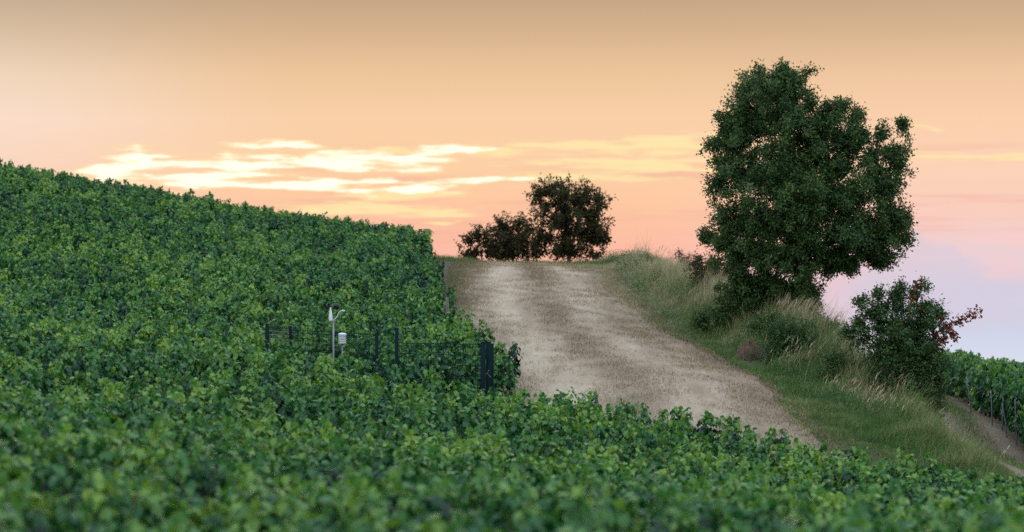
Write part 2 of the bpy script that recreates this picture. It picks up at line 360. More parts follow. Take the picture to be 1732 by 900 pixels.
def grid_mesh(name, X, Y, Z, material, tint=None):
    ny, nx = X.shape; mb = MB(); i = np.arange(ny-1)[:, None]*nx; j = np.arange(nx-1)[None]
    mb.add(np.stack([X, Y, Z], -1).reshape(-1, 3), np.stack([i+j, i+j+1, i+nx+j+1, i+nx+j], -1).reshape(-1, 4), 0.0 if tint is None else tint.ravel())
    return mb.build(name, material, smooth=True)
def soil_mat():
    m, nt = mat('soil')
    g = nn(nt, 'ShaderNodeNewGeometry')
    n1 = nn(nt, 'ShaderNodeTexNoise'); n1.inputs['Scale'].default_value = .7; n1.inputs['Detail'].default_value = 6
    n2 = nn(nt, 'ShaderNodeTexNoise'); n2.inputs['Scale'].default_value = 9; n2.inputs['Detail'].default_value = 8; n2.inputs['Roughness'].default_value = .7
    for n in (n1, n2): nt.links.new(g.outputs['Position'], n.inputs['Vector'])
    c = cramp(nt, n2.outputs['Fac'], [(.25, (.05, .033, .024)), (.55, (.11, .075, .052)), (.8, (.18, .135, .095))])
    at_ = nn(nt, 'ShaderNodeAttribute', attribute_name='tint')
    gr = cramp(nt, n2.outputs['Fac'], [(.3, (.03, .05, .018)), (.7, (.10, .12, .045))])
    mx = nn(nt, 'ShaderNodeMix', data_type='RGBA'); nt.links.new(at_.outputs['Fac'], mx.inputs[0]); nt.links.new(c, mx.inputs[6]); nt.links.new(gr, mx.inputs[7])
    p = nn(nt, 'ShaderNodeBsdfPrincipled'); nt.links.new(mx.outputs[2], p.inputs['Base Color']); p.inputs['Roughness'].default_value = .95; p.inputs['Specular IOR Level'].default_value = .2
    b = nn(nt, 'ShaderNodeBump'); b.inputs['Strength'].default_value = .7; b.inputs['Distance'].default_value = .05
    nt.links.new(n2.outputs['Fac'], b.inputs['Height']); nt.links.new(b.outputs[0], p.inputs['Normal'])
    o = nn(nt, 'ShaderNodeOutputMaterial'); nt.links.new(p.outputs[0], o.inputs[0]); return m
M_SOIL = soil_mat()
xs = np.r_[[-4000, -1500, -600, -250, -140, -90, -65, -50, -42], np.arange(-36, 36.01, .35), [42, 50, 65, 90, 140, 250, 600, 1500, 4000]]
ys = np.r_[[-3000, -900, -300, -120, -60, -25, -10], np.arange(-4, 108.01, .4), [112, 118, 126, 136, 150, 170, 220, 320, 600, 1500, 6000]]
GX, GY = np.meshgrid(xs, ys); GZ = ground(GX, GY)
gd, gh, gt = ridge_dist(GX, GY)
green = np.clip(1.6-np.abs(gd)/1.4, 0, 1); green = np.maximum(green, ((GX > np.interp(GY, [43, 53, 70, 90], [7.5, 5.6, 3.8, 3.2])) & (gd < 1.5) & (GY > 44))*1.0); green = np.maximum(green, (GY > 87)*1.0); green = np.maximum(green, (np.abs(GX) > 36)*1.0)
tag(grid_mesh('ground', GX, GY, GZ, M_SOIL, green), kind='structure')

# track of mown dry grass running uphill, and the lower path on the right
LE = np.array([(40,-.8), (46,-.9), (53,-1.2), (57,-1.6), (60,-1.9), (66,-2.2), (70,-2.2), (78,-2.2), (85,-1.65), (92,-1.3), (100,-1.0)])
RE = np.array([(40,5.8), (43,5.8), (45.5,5.75), (49,5.5), (53.3,5.4), (57,4.9), (63.5,4.1), (70,3.65), (78,3.2), (85,2.4), (92,1.8), (100,1.8)])
def track_edges(y): return np.interp(y, LE[:, 0], LE[:, 1]), np.interp(y, RE[:, 0], RE[:, 1])
def straw_mat(name, dark, mid, pale):
    m, nt = mat(name)
    g = nn(nt, 'ShaderNodeNewGeometry'); at_ = nn(nt, 'ShaderNodeAttribute', attribute_name='tint')
    mp = nn(nt, 'ShaderNodeMapping'); mp.inputs['Scale'].default_value = (1.1, .10, 1); nt.links.new(g.outputs['Position'], mp.inputs[0])
    def N(s, d, r=.6, v=None):
        n = nn(nt, 'ShaderNodeTexNoise'); n.inputs['Scale'].default_value = s; n.inputs['Detail'].default_value = d; n.inputs['Roughness'].default_value = r
        nt.links.new(v or mp.outputs[0], n.inputs['Vector']); return n.outputs['Fac']
    big, sm, fi = N(1.2, 5), N(7, 6, .7, g.outputs['Position']), N(38, 5, .7, g.outputs['Position'])
    a = nn(nt, 'ShaderNodeMath', operation='MULTIPLY_ADD'); nt.links.new(big, a.inputs[0]); a.inputs[1].default_value = .95; nt.links.new(at_.outputs['Fac'], a.inputs[2])
    b = nn(nt, 'ShaderNodeMath', operation='MULTIPLY_ADD'); nt.links.new(sm, b.inputs[0]); b.inputs[1].default_value = .7; nt.links.new(a.outputs[0], b.inputs[2])
    c = nn(nt, 'ShaderNodeMath', operation='MULTIPLY_ADD'); nt.links.new(fi, c.inputs[0]); c.inputs[1].default_value = .6; nt.links.new(b.outputs[0], c.inputs[2])
    mr = nn(nt, 'ShaderNodeMapRange'); nt.links.new(c.outputs[0], mr.inputs[0]); mr.inputs[1].default_value = .68; mr.inputs[2].default_value = 1.78
    col = cramp(nt, mr.outputs[0], [(0, dark), (.5, mid), (1, pale)])
    p = nn(nt, 'ShaderNodeBsdfPrincipled'); nt.links.new(col, p.inputs['Base Color']); p.inputs['Roughness'].default_value = .95; p.inputs['Specular IOR Level'].default_value = .15
    bp = nn(nt, 'ShaderNodeBump'); bp.inputs['Strength'].default_value = .8; bp.inputs['Distance'].default_value = .04
    nt.links.new(b.outputs[0], bp.inputs['Height']); nt.links.new(bp.outputs[0], p.inputs['Normal'])
    o = nn(nt, 'ShaderNodeOutputMaterial'); nt.links.new(p.outputs[0], o.inputs[0]); return m
M_TRACK = straw_mat('mown_straw', (.10, .068, .045), (.275, .21, .145), (.53, .435, .32))
M_PATH = straw_mat('earth_path', (.08, .058, .042), (.19, .145, .10), (.34, .275, .20))
ty = np.arange(40, 100.01, .3); tl = np.linspace(0, 1, 36)
L_, R_ = track_edges(ty); L_ = L_-.1+.05*np.sin(ty*2.1); R_ = R_+.05+.06*np.sin(ty*2.7+1)
TX = L_[:, None]+(R_-L_)[:, None]*tl[None]; TY = np.repeat(ty[:, None], 36, 1)
def wear(l): return .34*np.exp(-((l-.36)/.13)**2)+.22*np.exp(-((l-.72)/.12)**2)-.40*np.exp(-(l/.14)**2)-.10*np.exp(-((l-.55)/.08)**2)-.12*np.exp(-((l-1)/.08)**2)
tag(grid_mesh('track', TX, TY, ground(TX, TY)+.03, M_TRACK, np.repeat(wear(tl)[None], len(ty), 0)), kind='structure')
pc = np.array([(41,10.6), (46,10.6), (50,10.5), (55,10.75), (60,11.2), (66,11.9), (74,12.6), (82,13.2), (90,13.6)])
py_ = np.arange(41, 90, .4); pl = np.linspace(-1, 1, 12)
pcx = np.interp(py_, pc[:, 0], pc[:, 1]); PX = pcx[:, None]+pl[None]*(1.35+.12*np.sin(py_*1.3))[:, None]; PY = np.repeat(py_[:, None], 12, 1)
tag(grid_mesh('path', PX, PY, ground(PX, PY)+.03, M_PATH, np.repeat((.25*np.exp(-((np.abs(pl)-.55)/.25)**2)-.05)[None], len(py_), 0)), kind='structure')

# ------------------------------------------------------------------ vines
VLEN = 1.1
def vine_foliage(seed, n=580, h0=.2, h1=VH, half=.23, shoots=11):
    rg = np.random.default_rng(seed); mb = MB()
    # upright shoots side by side along the cordon, each a ragged column of hanging leaves
    sx = np.linspace(-VLEN/2, VLEN/2, shoots)+rg.normal(0, .045, shoots); sy = rg.normal(0, .13, shoots).clip(-half, half)
    top = h1*(1.05-.31*rg.random(shoots)**1.4); lean = rg.normal(0, .10, (shoots, 2)); tone = rg.normal(0, .20, shoots)
    k = rg.integers(0, shoots, n); u = rg.random(n)**.8
    rad = .045+.085*np.sin(np.pi*np.clip(u*.9+.08, 0, 1)); a = rg.uniform(0, 2*math.pi, n); r_ = rad*np.sqrt(rg.random(n))*1.25
    P = np.stack([sx[k]+lean[k, 0]*u+r_*np.cos(a), sy[k]+lean[k, 1]*u+1.1*r_*np.sin(a), h0+(top[k]-h0)*u], -1)+rg.normal(0, .015, (n, 3))
    out = np.stack([np.cos(a), np.sin(a), np.zeros(n)], -1)
    N = out*(1.1-.7*u)[:, None]+np.array([0, 0, 1.0])*(.25+.75*u)[:, None]+rg.normal(0, .33, (n, 3))
    D = out*.55+np.array([0, 0, -.9])+rg.normal(0, .38, (n, 3))
    S = rg.uniform(.064, .122, n)*(1.08-.40*u**4)
    t = np.clip(.36+tone[k]+.30*u**5+rg.normal(0, .13, n), .02, .80)  # paler toward shoot tops: young leaves, plus lit-top contrast painted into the tint
    
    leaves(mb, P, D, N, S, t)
    for s in range(shoots):                                   # soft young tips
        if rg.random() < .35: continue
        m = rg.integers(3, 7); tt = np.linspace(0, 1, m); hh = rg.uniform(.02, .10)
        P = np.stack([sx[s]+lean[s, 0]+tt*rg.normal(0, .05), sy[s]+lean[s, 1]+tt*rg.normal(0, .05), top[s]-.04+tt*hh], -1)+rg.normal(0, .018, (m, 3))
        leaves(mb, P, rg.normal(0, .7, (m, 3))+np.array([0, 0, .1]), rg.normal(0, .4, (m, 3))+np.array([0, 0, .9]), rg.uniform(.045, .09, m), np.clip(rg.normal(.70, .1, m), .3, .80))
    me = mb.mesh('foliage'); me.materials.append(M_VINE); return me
def vine_trunk(seed):
    rg = np.random.default_rng(seed); mb = MB()
    P = np.array([(0, 0, -.08), (.02, .01, .12), (-.02, .02, .28), (.03, 0, .42)])+rg.normal(0, .012, (4, 3)); tube(mb, P, [.035, .03, .027, .024], 7)
    for s in (-1, 1):
        tube(mb, [P[3], P[3]+np.array([s*.15, .01, .07]), P[3]+np.array([s*.45, 0, .08])], [.02, .015, .009], 6)
        for q in range(3):
            b = P[3]+np.array([s*(.12+.14*q), 0, .07]); tube(mb, [b, b+np.array([rg.normal(0, .04), rg.normal(0, .05), .25]), b+np.array([rg.normal(0, .08), rg.normal(0, .08), .5])], [.006, .005, .003], 5)
    me = mb.mesh('trunk', True); me.materials.append(M_VWOOD); return me
NV = 12
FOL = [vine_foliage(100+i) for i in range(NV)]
TRK = [vine_trunk(200+i) for i in range(4)]
# rows of the left block run along the front edge line
A0 = np.array([.05, 46.0]); rowdir = unit(np.array([8.08, -8.0])); perp = np.array([-rowdir[1], rowdir[0]])   # perp points away uphill-right
ENC = (-5.0, -.35, 45.15, 49.4)                 # clearing with the weather station (x0,x1,y0,y1)
def vine_xmax(y): return np.interp(y, [46, 50, 53, 57, 60, 63, 66, 72, 78, 85, 95], [.15, -.1, -.5, -1.0, -1.4, -1.65, -1.95, -2.35, -2.8, -3.15, -3.5])
left = []
for r in range(-75, 2):
    for s in np.arange(-75, 40, 1.0):
        p = A0+rowdir*(s+.5*(r % 2)*0+rng.normal(0, .06))+perp*(r*1.12)
        q = A0+rowdir*s
        left.append((p[0], p[1], r))
left = np.array(left); X, Y, Rr = left.T
front_ok = (Rr <= 0)
# uphill of the edge line, rows continue and stop at the track
up = []
for r in range(1, 75):
    for s in np.arange(-90, 8, 1.0):
        p = A0+rowdir*(s+rng.normal(0, .06))+perp*(r*1.12); up.append((p[0], p[1], r))
up = np.array(up); uX, uY, uR = up.T
X, Y, Rr = np.r_[X[front_ok], uX], np.r_[Y[front_ok], uY], np.r_[Rr[front_ok], uR]
ok = (Y > 11.6) & (Y < 96)
ok &= (np.abs(X) < Y*.2126+4.5)
ok &= ~((X > ENC[0]) & (X < ENC[1]) & (Y > np.interp(X, [-5, -.3], [46.75, 45.35])) & (Y < ENC[3]))
ok &= ~((Rr > 0) & (X > vine_xmax(Y)-.15))
ok &= ~((Rr <= 0) & (Y > 46) & (X > vine_xmax(Y)-.15))
ok &= ~((Y < 46) & (Rr > 0) & (X > .1))
ok &= (rng.random(len(X)) > .035) | (np.abs(Rr) <= 2)
edge_row = (np.abs(Rr) <= 1)[ok]
X, Y = X[ok], Y[ok]
Z = ground(X, Y); order = np.argsort(Y); X, Y, Z = X[order], Y[order], Z[order]; edge_row = edge_row[order]
ang = math.atan2(rowdir[1], rowdir[0])
inframe = (np.abs(X) < Y*.2126+.5) & (620-(Z+VH+.1)/Y*F < 905)
NIND = 282
ind = np.where(inframe)[0][:NIND]; rest = np.setdiff1d(np.arange(len(X)), ind)
fol_objs = []
def vine_at(x, y, z, rz, sc, label, group, i):
    e = empty('grapevine', (x, y, z), rz); e.scale = sc
    tag(e, label, 'grapevine', group)
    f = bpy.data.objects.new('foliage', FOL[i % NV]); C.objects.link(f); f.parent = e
    t = bpy.data.objects.new('trunk', TRK[i % 4]); C.objects.link(t); t.parent = e
    if len(fol_objs) < NV: fol_objs.append(f)
    return e
for n_, i in enumerate(ind):
    flip = math.pi*(rng.random() < .5); s = rng.uniform(.94, 1.0) if edge_row[i] else (rng.uniform(.86, .96) if abs(Y[i]-44.5) < 1.9 and -5.2 < X[i] < -.4 else rng.uniform(.86, 1.08))
    vine_at(X[i], Y[i], Z[i], ang+flip+rng.normal(0, .06), (1.02, s*rng.uniform(.95, 1.1), s),
            'leafy green grapevine in the dense blurred rows of the foreground vineyard', 'grapevines in the foreground rows', n_)
def scatter(name, P, RZ, SCL, srcs, label, cat):
    """ONE stuff object: points that carry copies of the given foliage meshes"""
    me = bpy.data.meshes.new(name); me.vertices.add(len(P)); me.vertices.foreach_set('co', np.asarray(P, np.float32).ravel())
    for nm, ty_, v in (('rz', 'FLOAT', RZ), ('scl', 'FLOAT', SCL), ('pick', 'INT', rng.integers(0, len(srcs), len(P)))):
        a = me.attributes.new(nm, ty_, 'POINT'); a.data.foreach_set('value', np.asarray(v, np.float32 if ty_ == 'FLOAT' else np.int32))
    o = bpy.data.objects.new(name, me); C.objects.link(o); tag(o, label, cat, kind='stuff')
    g = bpy.data.node_groups.new(name+'_nodes', 'GeometryNodeTree')
    g.interface.new_socket('Geometry', in_out='INPUT', socket_type='NodeSocketGeometry'); g.interface.new_socket('Geometry', in_out='OUTPUT', socket_type='NodeSocketGeometry')
    gi = g.nodes.new('NodeGroupInput'); go = g.nodes.new('NodeGroupOutput')
    jg = g.nodes.new('GeometryNodeGeometryToInstance')
    for s in reversed(srcs):
        oi = g.nodes.new('GeometryNodeObjectInfo'); oi.transform_space = 'ORIGINAL'; oi.inputs[0].default_value = s
        g.links.new(oi.outputs['Geometry'], jg.inputs[0])
    def attr(nm, ty_):
        n = g.nodes.new('GeometryNodeInputNamedAttribute'); n.data_type = ty_; n.inputs[0].default_value = nm; return n.outputs[0]
    ip = g.nodes.new('GeometryNodeInstanceOnPoints'); g.links.new(gi.outputs[0], ip.inputs['Points']); g.links.new(jg.outputs[0], ip.inputs['Instance'])
    ip.inputs['Pick Instance'].default_value = True; g.links.new(attr('pick', 'INT'), ip.inputs['Instance Index'])
    cx = g.nodes.new('ShaderNodeCombineXYZ'); g.links.new(attr('rz', 'FLOAT'), cx.inputs[2]); g.links.new(cx.outputs[0], ip.inputs['Rotation'])
    g.links.new(attr('scl', 'FLOAT'), ip.inputs['Scale'])
    g.links.new(ip.outputs[0], go.inputs[0])
    md = o.modifiers.new('scatter', 'NODES'); md.node_group = g
    return o
P = np.stack([X[rest], Y[rest], Z[rest]], -1)
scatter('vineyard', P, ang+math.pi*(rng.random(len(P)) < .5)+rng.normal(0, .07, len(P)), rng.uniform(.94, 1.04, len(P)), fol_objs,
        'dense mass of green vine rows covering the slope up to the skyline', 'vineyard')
# the block beyond the lower path: rows run away along the path
rd = unit(np.array([1.4, 18.0])); rp = np.array([rd[1], -rd[0]]); B0 = np.array([12.15, 57.0]); rb_ = []
for r in range(0, 18):
    for s in np.arange(-6, 40, 1.0):
        p = B0+rd*(s+rng.normal(0, .05))+rp*(r*1.1); rb_.append((p[0], p[1], r, s))
rb_ = np.array(rb_); rz_ = ground(rb_[:, 0], rb_[:, 1]); ra = math.atan2(rd[1], rd[0])
okr = (rb_[:, 0] < rb_[:, 1]*.2126+6); rb_, rz_ = rb_[okr], rz_[okr]
RV = 1.3
fr = (rb_[:, 2] == 0) & (rb_[:, 0] < rb_[:, 1]*.2126+.6)
fi = np.where(fr)[0][:18]
for n_, i in enumerate(fi):
    vine_at(rb_[i, 0], rb_[i, 1], rz_[i], ra+math.pi*(rng.random() < .5), (1.02, 1.05, RV*rng.uniform(.96, 1.06)),
            'tall trellised grapevine in the row facing the lower path at right', 'grapevines along the lower path', n_+3)
oth = np.setdiff1d(np.arange(len(rb_)), fi)
scatter('vineyard', np.stack([rb_[oth, 0], rb_[oth, 1], rz_[oth]], -1), ra+math.pi*(rng.random(len(oth)) < .5), rng.uniform(1.18, 1.32, len(oth)), fol_objs,
        'green vine rows on flat ground beyond the path at the right edge', 'vineyard')

# ------------------------------------------------------------------ posts in the vine rows
def post(x, y, h, r, lean, material, name, label, cat, group, square=False):
    e = MB(); z = gz(x, y); top = np.array([x+lean[0], y+lean[1], z+h])
    if square:
        tube(e, [np.array([x, y, z-.3]), top-np.array([0, 0, .02]), top], [r, r, r*.8], 4)
    else:
        tube(e, [np.array([x, y, z-.3]), np.array([x+lean[0]*.5, y+lean[1]*.5, z+h*.5]), top-np.array([0, 0, .015]), top], [r*1.05, r, r*.97, r*.8], 10)
    o = e.build(name, material, smooth=not square); tag(o, label, cat, group); return o
post(-2.98, 84.0, 1.05, .11, (.03, 0), M_POST, 'vine_post', 'grey wooden end post of the topmost vine row against the sunset sky', 'post', None)
post(-2.02, 71.0, .95, .05, (.05, 0), M_POST, 'vine_post', 'dark end post beside the track below the topmost vine row', 'post', None)
post(-1.6, 60.2, 1.15, .045, (-.02, 0), M_POST, 'vine_post', 'thin weathered post between vine clumps at the left edge of the track', 'post', None)
for k, (px, Yd, lx, h) in enumerate([(1652, 63.5, -.16, 1.0), (1687, 59.5, -.05, .9), (1703, 58.6, .02, .85), (1714, 57.6, -.16, .85), (1729, 56.6, -.06, 1.1)]):
    x = (px-866)/F*Yd
    lab = ['pale leaning metal stake standing clear of the vines beside the lower path', 'slim grey stake under the vines, second along the row beside the lower path',
           'slim grey stake between two leaning stakes under the right vine row', 'strongly leaning short stake at the foot of the right vine row', 'tall stake at the very right end of the vine row'][k]
    post(x-.12, Yd, h, .016, (lx, -.05), M_STEEL, 'trellis_stake', lab, 'stake', 'stakes along the right vine row')

# ------------------------------------------------------------------ weather station and its fence
def ring3(p, r): return p
wx, wy = (564-866)/F*46.9, 46.9; wz = gz(wx, wy)
ztop = lambda py, Yd: (620-py)/F*Yd
ws = tag(empty('weather_station', (wx, wy, wz)), 'slender grey weather mast with black wind cups and a white sensor head among the vines', 'weather station')
mh = ztop(541, wy)-wz
m_ = MB(); tube(m_, [(0, 0, -.2), (0, 0, mh*.5), (0, 0, mh)], [.016, .016, .016], 12); m_.build('mast', M_STEEL, ws, True)
m_ = MB(); hb = ztop(543, wy)-wz
lathe(m_, [(.03, hb), (.035, hb+.02), (.034, hb+.10), (.026, hb+.18), (.016, hb+.24), (.012, hb+.27)], 18, (-.055, 0, 0)); m_.build('sensor_body', M_WHITE, ws, True)
m_ = MB(); box(m_, (-.03, 0, hb-.005), (.09, .05, .025)); m_.build('bracket', M_STEEL, ws)
m_ = MB(); zc = hb+.285
lathe(m_, [(.014, zc-.02), (.016, zc), (.01, zc+.02)], 12, (-.055, 0, 0))
for k in range(3):
    a = math.radians(15+120*k); d = np.array([math.cos(a), math.sin(a), 0]); c = np.array([-.055, 0, zc+.005])
    tube(m_, [c, c+d*.06, c+d*.085], [.006, .005, .005], 6)
    # open cup: hemisphere facing along the tangent
    t = np.array([-d[1], d[0], 0]); cc = c+d*.115
    th = np.linspace(0, math.pi/2, 6); ph = np.arange(14)*2*math.pi/14
    Vc = np.array([cc+.062*(math.sin(q)*(math.cos(p)*d+math.sin(p)*np.array([0, 0, 1.0]))-math.cos(q)*t*.9) for q in th for p in ph])
    i = np.arange(5)[:, None]*14; j = np.arange(14)[None]; m_.add(Vc, np.stack([i+j, i+(j+1) % 14, i+14+(j+1) % 14, i+14+j], -1).reshape(-1, 4))
m_.build('wind_cups', M_BLACK, ws, True)
m_ = MB(); za = ztop(541, wy)-wz
pts = np.array([(0, 0, za), (.035, 0, za+.02), (.075, 0, za+.075), (.105, 0, za+.14), (.135, 0, za+.168), (.175, 0, za+.175)])
tube(m_, pts, .0075, 8); m_.build('sensor_arm', M_WHITE, ws, True)
m_ = MB(); box(m_, (.19, 0, za+.178), (.06, .04, .032), .008); m_.build('sensor', M_WHITE, ws)
sx, sy = (579-866)/F*46.7, 46.7; sz = gz(sx, sy)
rs = tag(empty('radiation_shield', (sx, sy, sz)), 'white louvred sensor shelter on a short pole right of the wind mast', 'sensor shelter')
zb, zt = ztop(581, sy)-sz, ztop(563, sy)-sz
m_ = MB(); tube(m_, [(0, 0, -.2), (0, 0, zb*.5), (0, 0, zb+.01)], [.013, .013, .013], 10); m_.build('pole', M_STEEL, rs, True)
for k in range(5):
    z0 = zb+(zt-zb-.03)*k/4*.84; m_ = MB()
    lathe(m_, [(.03, z0+.012), (.078, z0), (.083, z0+.003), (.06, z0+.024), (.03, z0+.028)], 22); m_.build('louvre', M_WHITE, rs, True)
m_ = MB(); lathe(m_, [(.06, zt-.042), (.086, zt-.036), (.084, zt-.026), (.05, zt-.004), (.02, zt)], 22); m_.build('cap', M_WHITE, rs, True)
m_ = MB(); lathe(m_, [(.048, zb-.01), (.05, zb), (.05, zt-.04), (.045, zt-.035)], 18); m_.build('core', M_BLACK, rs, True)

fn = tag(empty('mesh_fence', (0, 46.0, 0)), 'dark green welded mesh fence with square posts around the weather instruments', 'fence')
def fp(px, Yd): return np.array([(px-866)/F*Yd, Yd])
def fpost(px, Yd, py, w):
    p = fp(px, Yd); zt_ = ztop(py, Yd); z0 = gz(*p)-.2; m_ = MB()
    box(m_, (p[0], p[1]-46.0, (zt_+z0)/2), (w, w*.8, zt_-z0), .006); box(m_, (p[0], p[1]-46.0, zt_+.006), (w+.008, w*.8+.008, .012), .003)
    return m_.build('fence_post', M_FENCE, fn)
PA, PB, PC, PD = (452, 46.9, 549), (491, 47.9, 553), (637.5, 46.2, 564), (671, 46.0, 556)
for (a, w) in ((PA, .075), (PB, .06), (PC, .06), (PD, .065), ((817, 45.4, 580), .095), ((826, 45.55, 579.5), .09), ((832, 45.9, 582), .07)): fpost(*a, w)
def panel(pxa, Ya, pxb, Yb, pya, pyb, hgt, fold=True, name='mesh_panel', vs=.05, thick=.0046):
    a, b = fp(pxa, Ya), fp(pxb, Yb); L = np.linalg.norm(b-a); m_ = MB(); za_, zb_ = ztop(pya, Ya), ztop(pyb, Yb)
    n = int(L/vs); off_ = np.array([0, 46.0])
    for k in range(n+1):
        t = k/n; q = a+(b-a)*t-off_; z = za_+(zb_-za_)*t
        tube(m_, [(q[0], q[1], z-hgt), (q[0], q[1], z+.02)], thick*.7, 4)
    hs = list(np.arange(0, hgt+.01, .2))+([.05, .6, .65, 1.15] if fold else [])
    for h in hs:
        if h > hgt: continue
        tube(m_, [(*(a-off_), za_-h), (*(b-off_), zb_-h)], thick*1.2, 4)
    return m_.build(name, M_FENCE, fn)
panel(491, 47.9, 637.5, 46.2, 558, 566, 1.3)
panel(671, 46.0, 817, 45.4, 580, 583, 1.2)
panel(452, 46.9, 491, 47.9, 553, 556, 1.2, vs=.035)
# side panel with bright bare wires between the two left posts
m_ = MB(); a, b = fp(452, 46.9), fp(491, 47.9)
for k in range(5):
    za_, zb_ = ztop(553+6.2*k, 46.9), ztop(556+6*k, 47.9); tube(m_, [(a[0], a[1]-46.0, za_), (b[0], b[1]-46.0, zb_)], .0045, 5)
m_.build('side_wires', M_STEEL, fn)
m_ = MB(); q = fp(824, 45.3); zz = ztop(632, 45.3); th = np.linspace(0, 5.5, 24)
tube(m_, np.stack([q[0]+.035*np.cos(th)+.008*th, np.full(24, q[1]-46.0-.05)-.03*np.sin(th), zz+.06-.02*th+.02*np.sin(th*2)], -1),   .003, 5); m_.build('tie_wire', M_STEEL, fn, True)

# ------------------------------------------------------------------ trees and shrubs
def tree(name, label, cat, base, trunk, lobes, tips, per, lsize, lmat, seed, tr=.14, tl_=.30, sig=.10, shell=.30, tint=(.5, .2), wood=M_BARK, limb_from=None, parts=None, up=0.2, dk=1.0, group=None, spurs=.07):
    """trunk: list of local points; lobes: (x,y,z,rx,ry,rz,weight) local; a limb reaches each lobe, twigs reach the tips"""
    rg = np.random.default_rng(seed); e = tag(empty(name, base), label, cat, group)
    wd = MB(); trunk = np.array(trunk, float); tube(wd, trunk, np.linspace(tr, tr*.45, len(trunk)), 10)
    lob = np.array(lobes, float); w = lob[:, 6]*(lob[:, 3]*lob[:, 4]+lob[:, 3]*lob[:, 5]); w /= w.sum()
    nodes = []
    for l in lob:
        c = l[:3]; i = int(np.argmin(np.linalg.norm(trunk-(c-np.array([0, 0, .15])), axis=1))); s = trunk[i]
        mid = s*.5+c*.5+np.array([0, 0, -.1])+rg.normal(0, .08, 3); L = np.array([s, s*.75+mid*.25, mid, mid*.4+c*.6, c]); th_ = min(1, l[3]/.7); tube(wd, L, np.linspace(tr*.38*th_, tr*.08*th_, 5), 7)
        nodes.append(np.concatenate([L[1:], c+rg.normal(0, .2, (3, 3))*l[3:6]]))
    nodes = np.concatenate(nodes)
    kk = rg.choice(len(lob), tips, p=w); dirs = unit(rg.normal(0, 1, (tips, 3))); rad = rg.random(tips)**shell*rg.uniform(.86, 1.08, tips); spur = rg.random(tips) < spurs; rad = np.where(spur, rg.uniform(1.06, 1.26, tips), rad)
    T = lob[kk, :3]+dirs*rad[:, None]*lob[kk, 3:6]
    fol = MB(); D0 = np.empty((tips, 3))
    tone = rg.normal(0, tint[1]*.6, tips)
    for i in range(tips):
        j = int(np.argmin(((nodes-T[i])**2).sum(1)+.25*np.maximum(0, nodes[:, 2]-T[i, 2])**2)); a = nodes[j]; d = T[i]-a; L = np.linalg.norm(d)+1e-6
        mid = a+d*.5+rg.normal(0, .05, 3)*L; tube(wd, [a, mid, T[i]], [.012*dk, .008*dk, .003*dk], 4, cap=False); D0[i] = unit(T[i]-mid)
    n = tips*per; k = np.repeat(np.arange(tips), per); s = rg.random(n)
    P = T[k]-D0[k]*(s*tl_)[:, None]+rg.normal(0, sig, (n, 3)); 
    P += np.array([0, 0, -1])*(rg.random(n)*sig)[:, None]
    D = D0[k]*.7+rg.normal(0, .6, (n, 3))+np.array([0, 0, -.25]); N = rg.normal(0, .55, (n, 3))+np.array([0, 0, .8])+unit(D0[k])*up
    leaves(fol, P, D, N, lsize*rg.uniform(.65, 1.25, n), np.clip(tint[0]+tone[k]+rg.normal(0, tint[1], n), 0, 1), SL, SLF)
    wd.build('trunk', wood, e, True); fol.build('crown', lmat, e)
    return e
def loc(px, py, Yd, base): 
    a = np.array(at(px, py, Yd)); return a-np.array(base)
# the big tree on the bank
TY_ = 63.0; bx = (1362-866)/F*TY_; tb = (bx, TY_, gz(bx, TY_)-.15); k = TY_/F
def lobes_from(lst, Yd, base, depth=1.0):
    kk = Yd/F; out = []
    for q in lst:
        px, py, rx, ry = q[:4]; dyo = q[4] if len(q) > 4 else 0; w = q[5] if len(q) > 5 else 1
        c = loc(px, py, Yd, base); out.append((c[0], c[1]+dyo, c[2], rx*kk, min(rx, ry*1.2)*kk*depth, ry*kk, w))
    return out
tl1 = [(1315,175,74,80,0,1.2), (1258,190,44,64,.3,1.2), (1328,146,42,44,.3), (1234,225,44,46,.2,1.2), (1226,295,38,54,.1,1.2), (1232,380,42,60,.1,1.2), (1400,215,70,66,0,1.1), (1455,228,42,58,.1,1.1),
       (1508,255,34,60,.1,1.1), (1528,205,10,26,.2,.9), (1330,270,112,96,0,1.2), (1470,310,70,76,0,1.1), (1505,385,48,62,.1,1.1), (1320,340,96,70,-1.0,1.3), (1400,360,96,90,-.5,1.3), (1322,430,100,80,-.3,1.3), (1268,420,56,80,.2,1.2),
       (1290,490,62,44,-.2,1.3), (1345,505,44,44,-.3,1.4), (1370,500,22,42,-.1,1.5), (1376,535,18,26,-.1,1.5), (1300,520,52,26,-.2,1.3), (1255,488,38,46,-.1,1.3), (1262,524,36,20,-.2,1.2), (1445,412,66,44,0), (1420,442,46,26,0,1.5), (1195,398,14,12,.3,.9), (1487,428,38,24,.2,1.2)]
trunk1 = [loc(1362,560,TY_,tb)*np.array([1, 0, 1]), loc(1360,500,TY_,tb), loc(1350,430,TY_,tb), loc(1342,350,TY_,tb), loc(1335,270,TY_,tb), loc(1325,190,TY_,tb)]
trunk1[0] = np.array([0, 0, -.2])
tree('bank_tree', 'tall dark green tree with a broad lopsided crown on the bank right of the track', 'tree', tb, trunk1, lobes_from(tl1, TY_, tb, 1.0), 2500, 96, .068, M_TREE, 5, tr=.24, tl_=.30, sig=.075, shell=.36, tint=(.5, .2), dk=1.0)
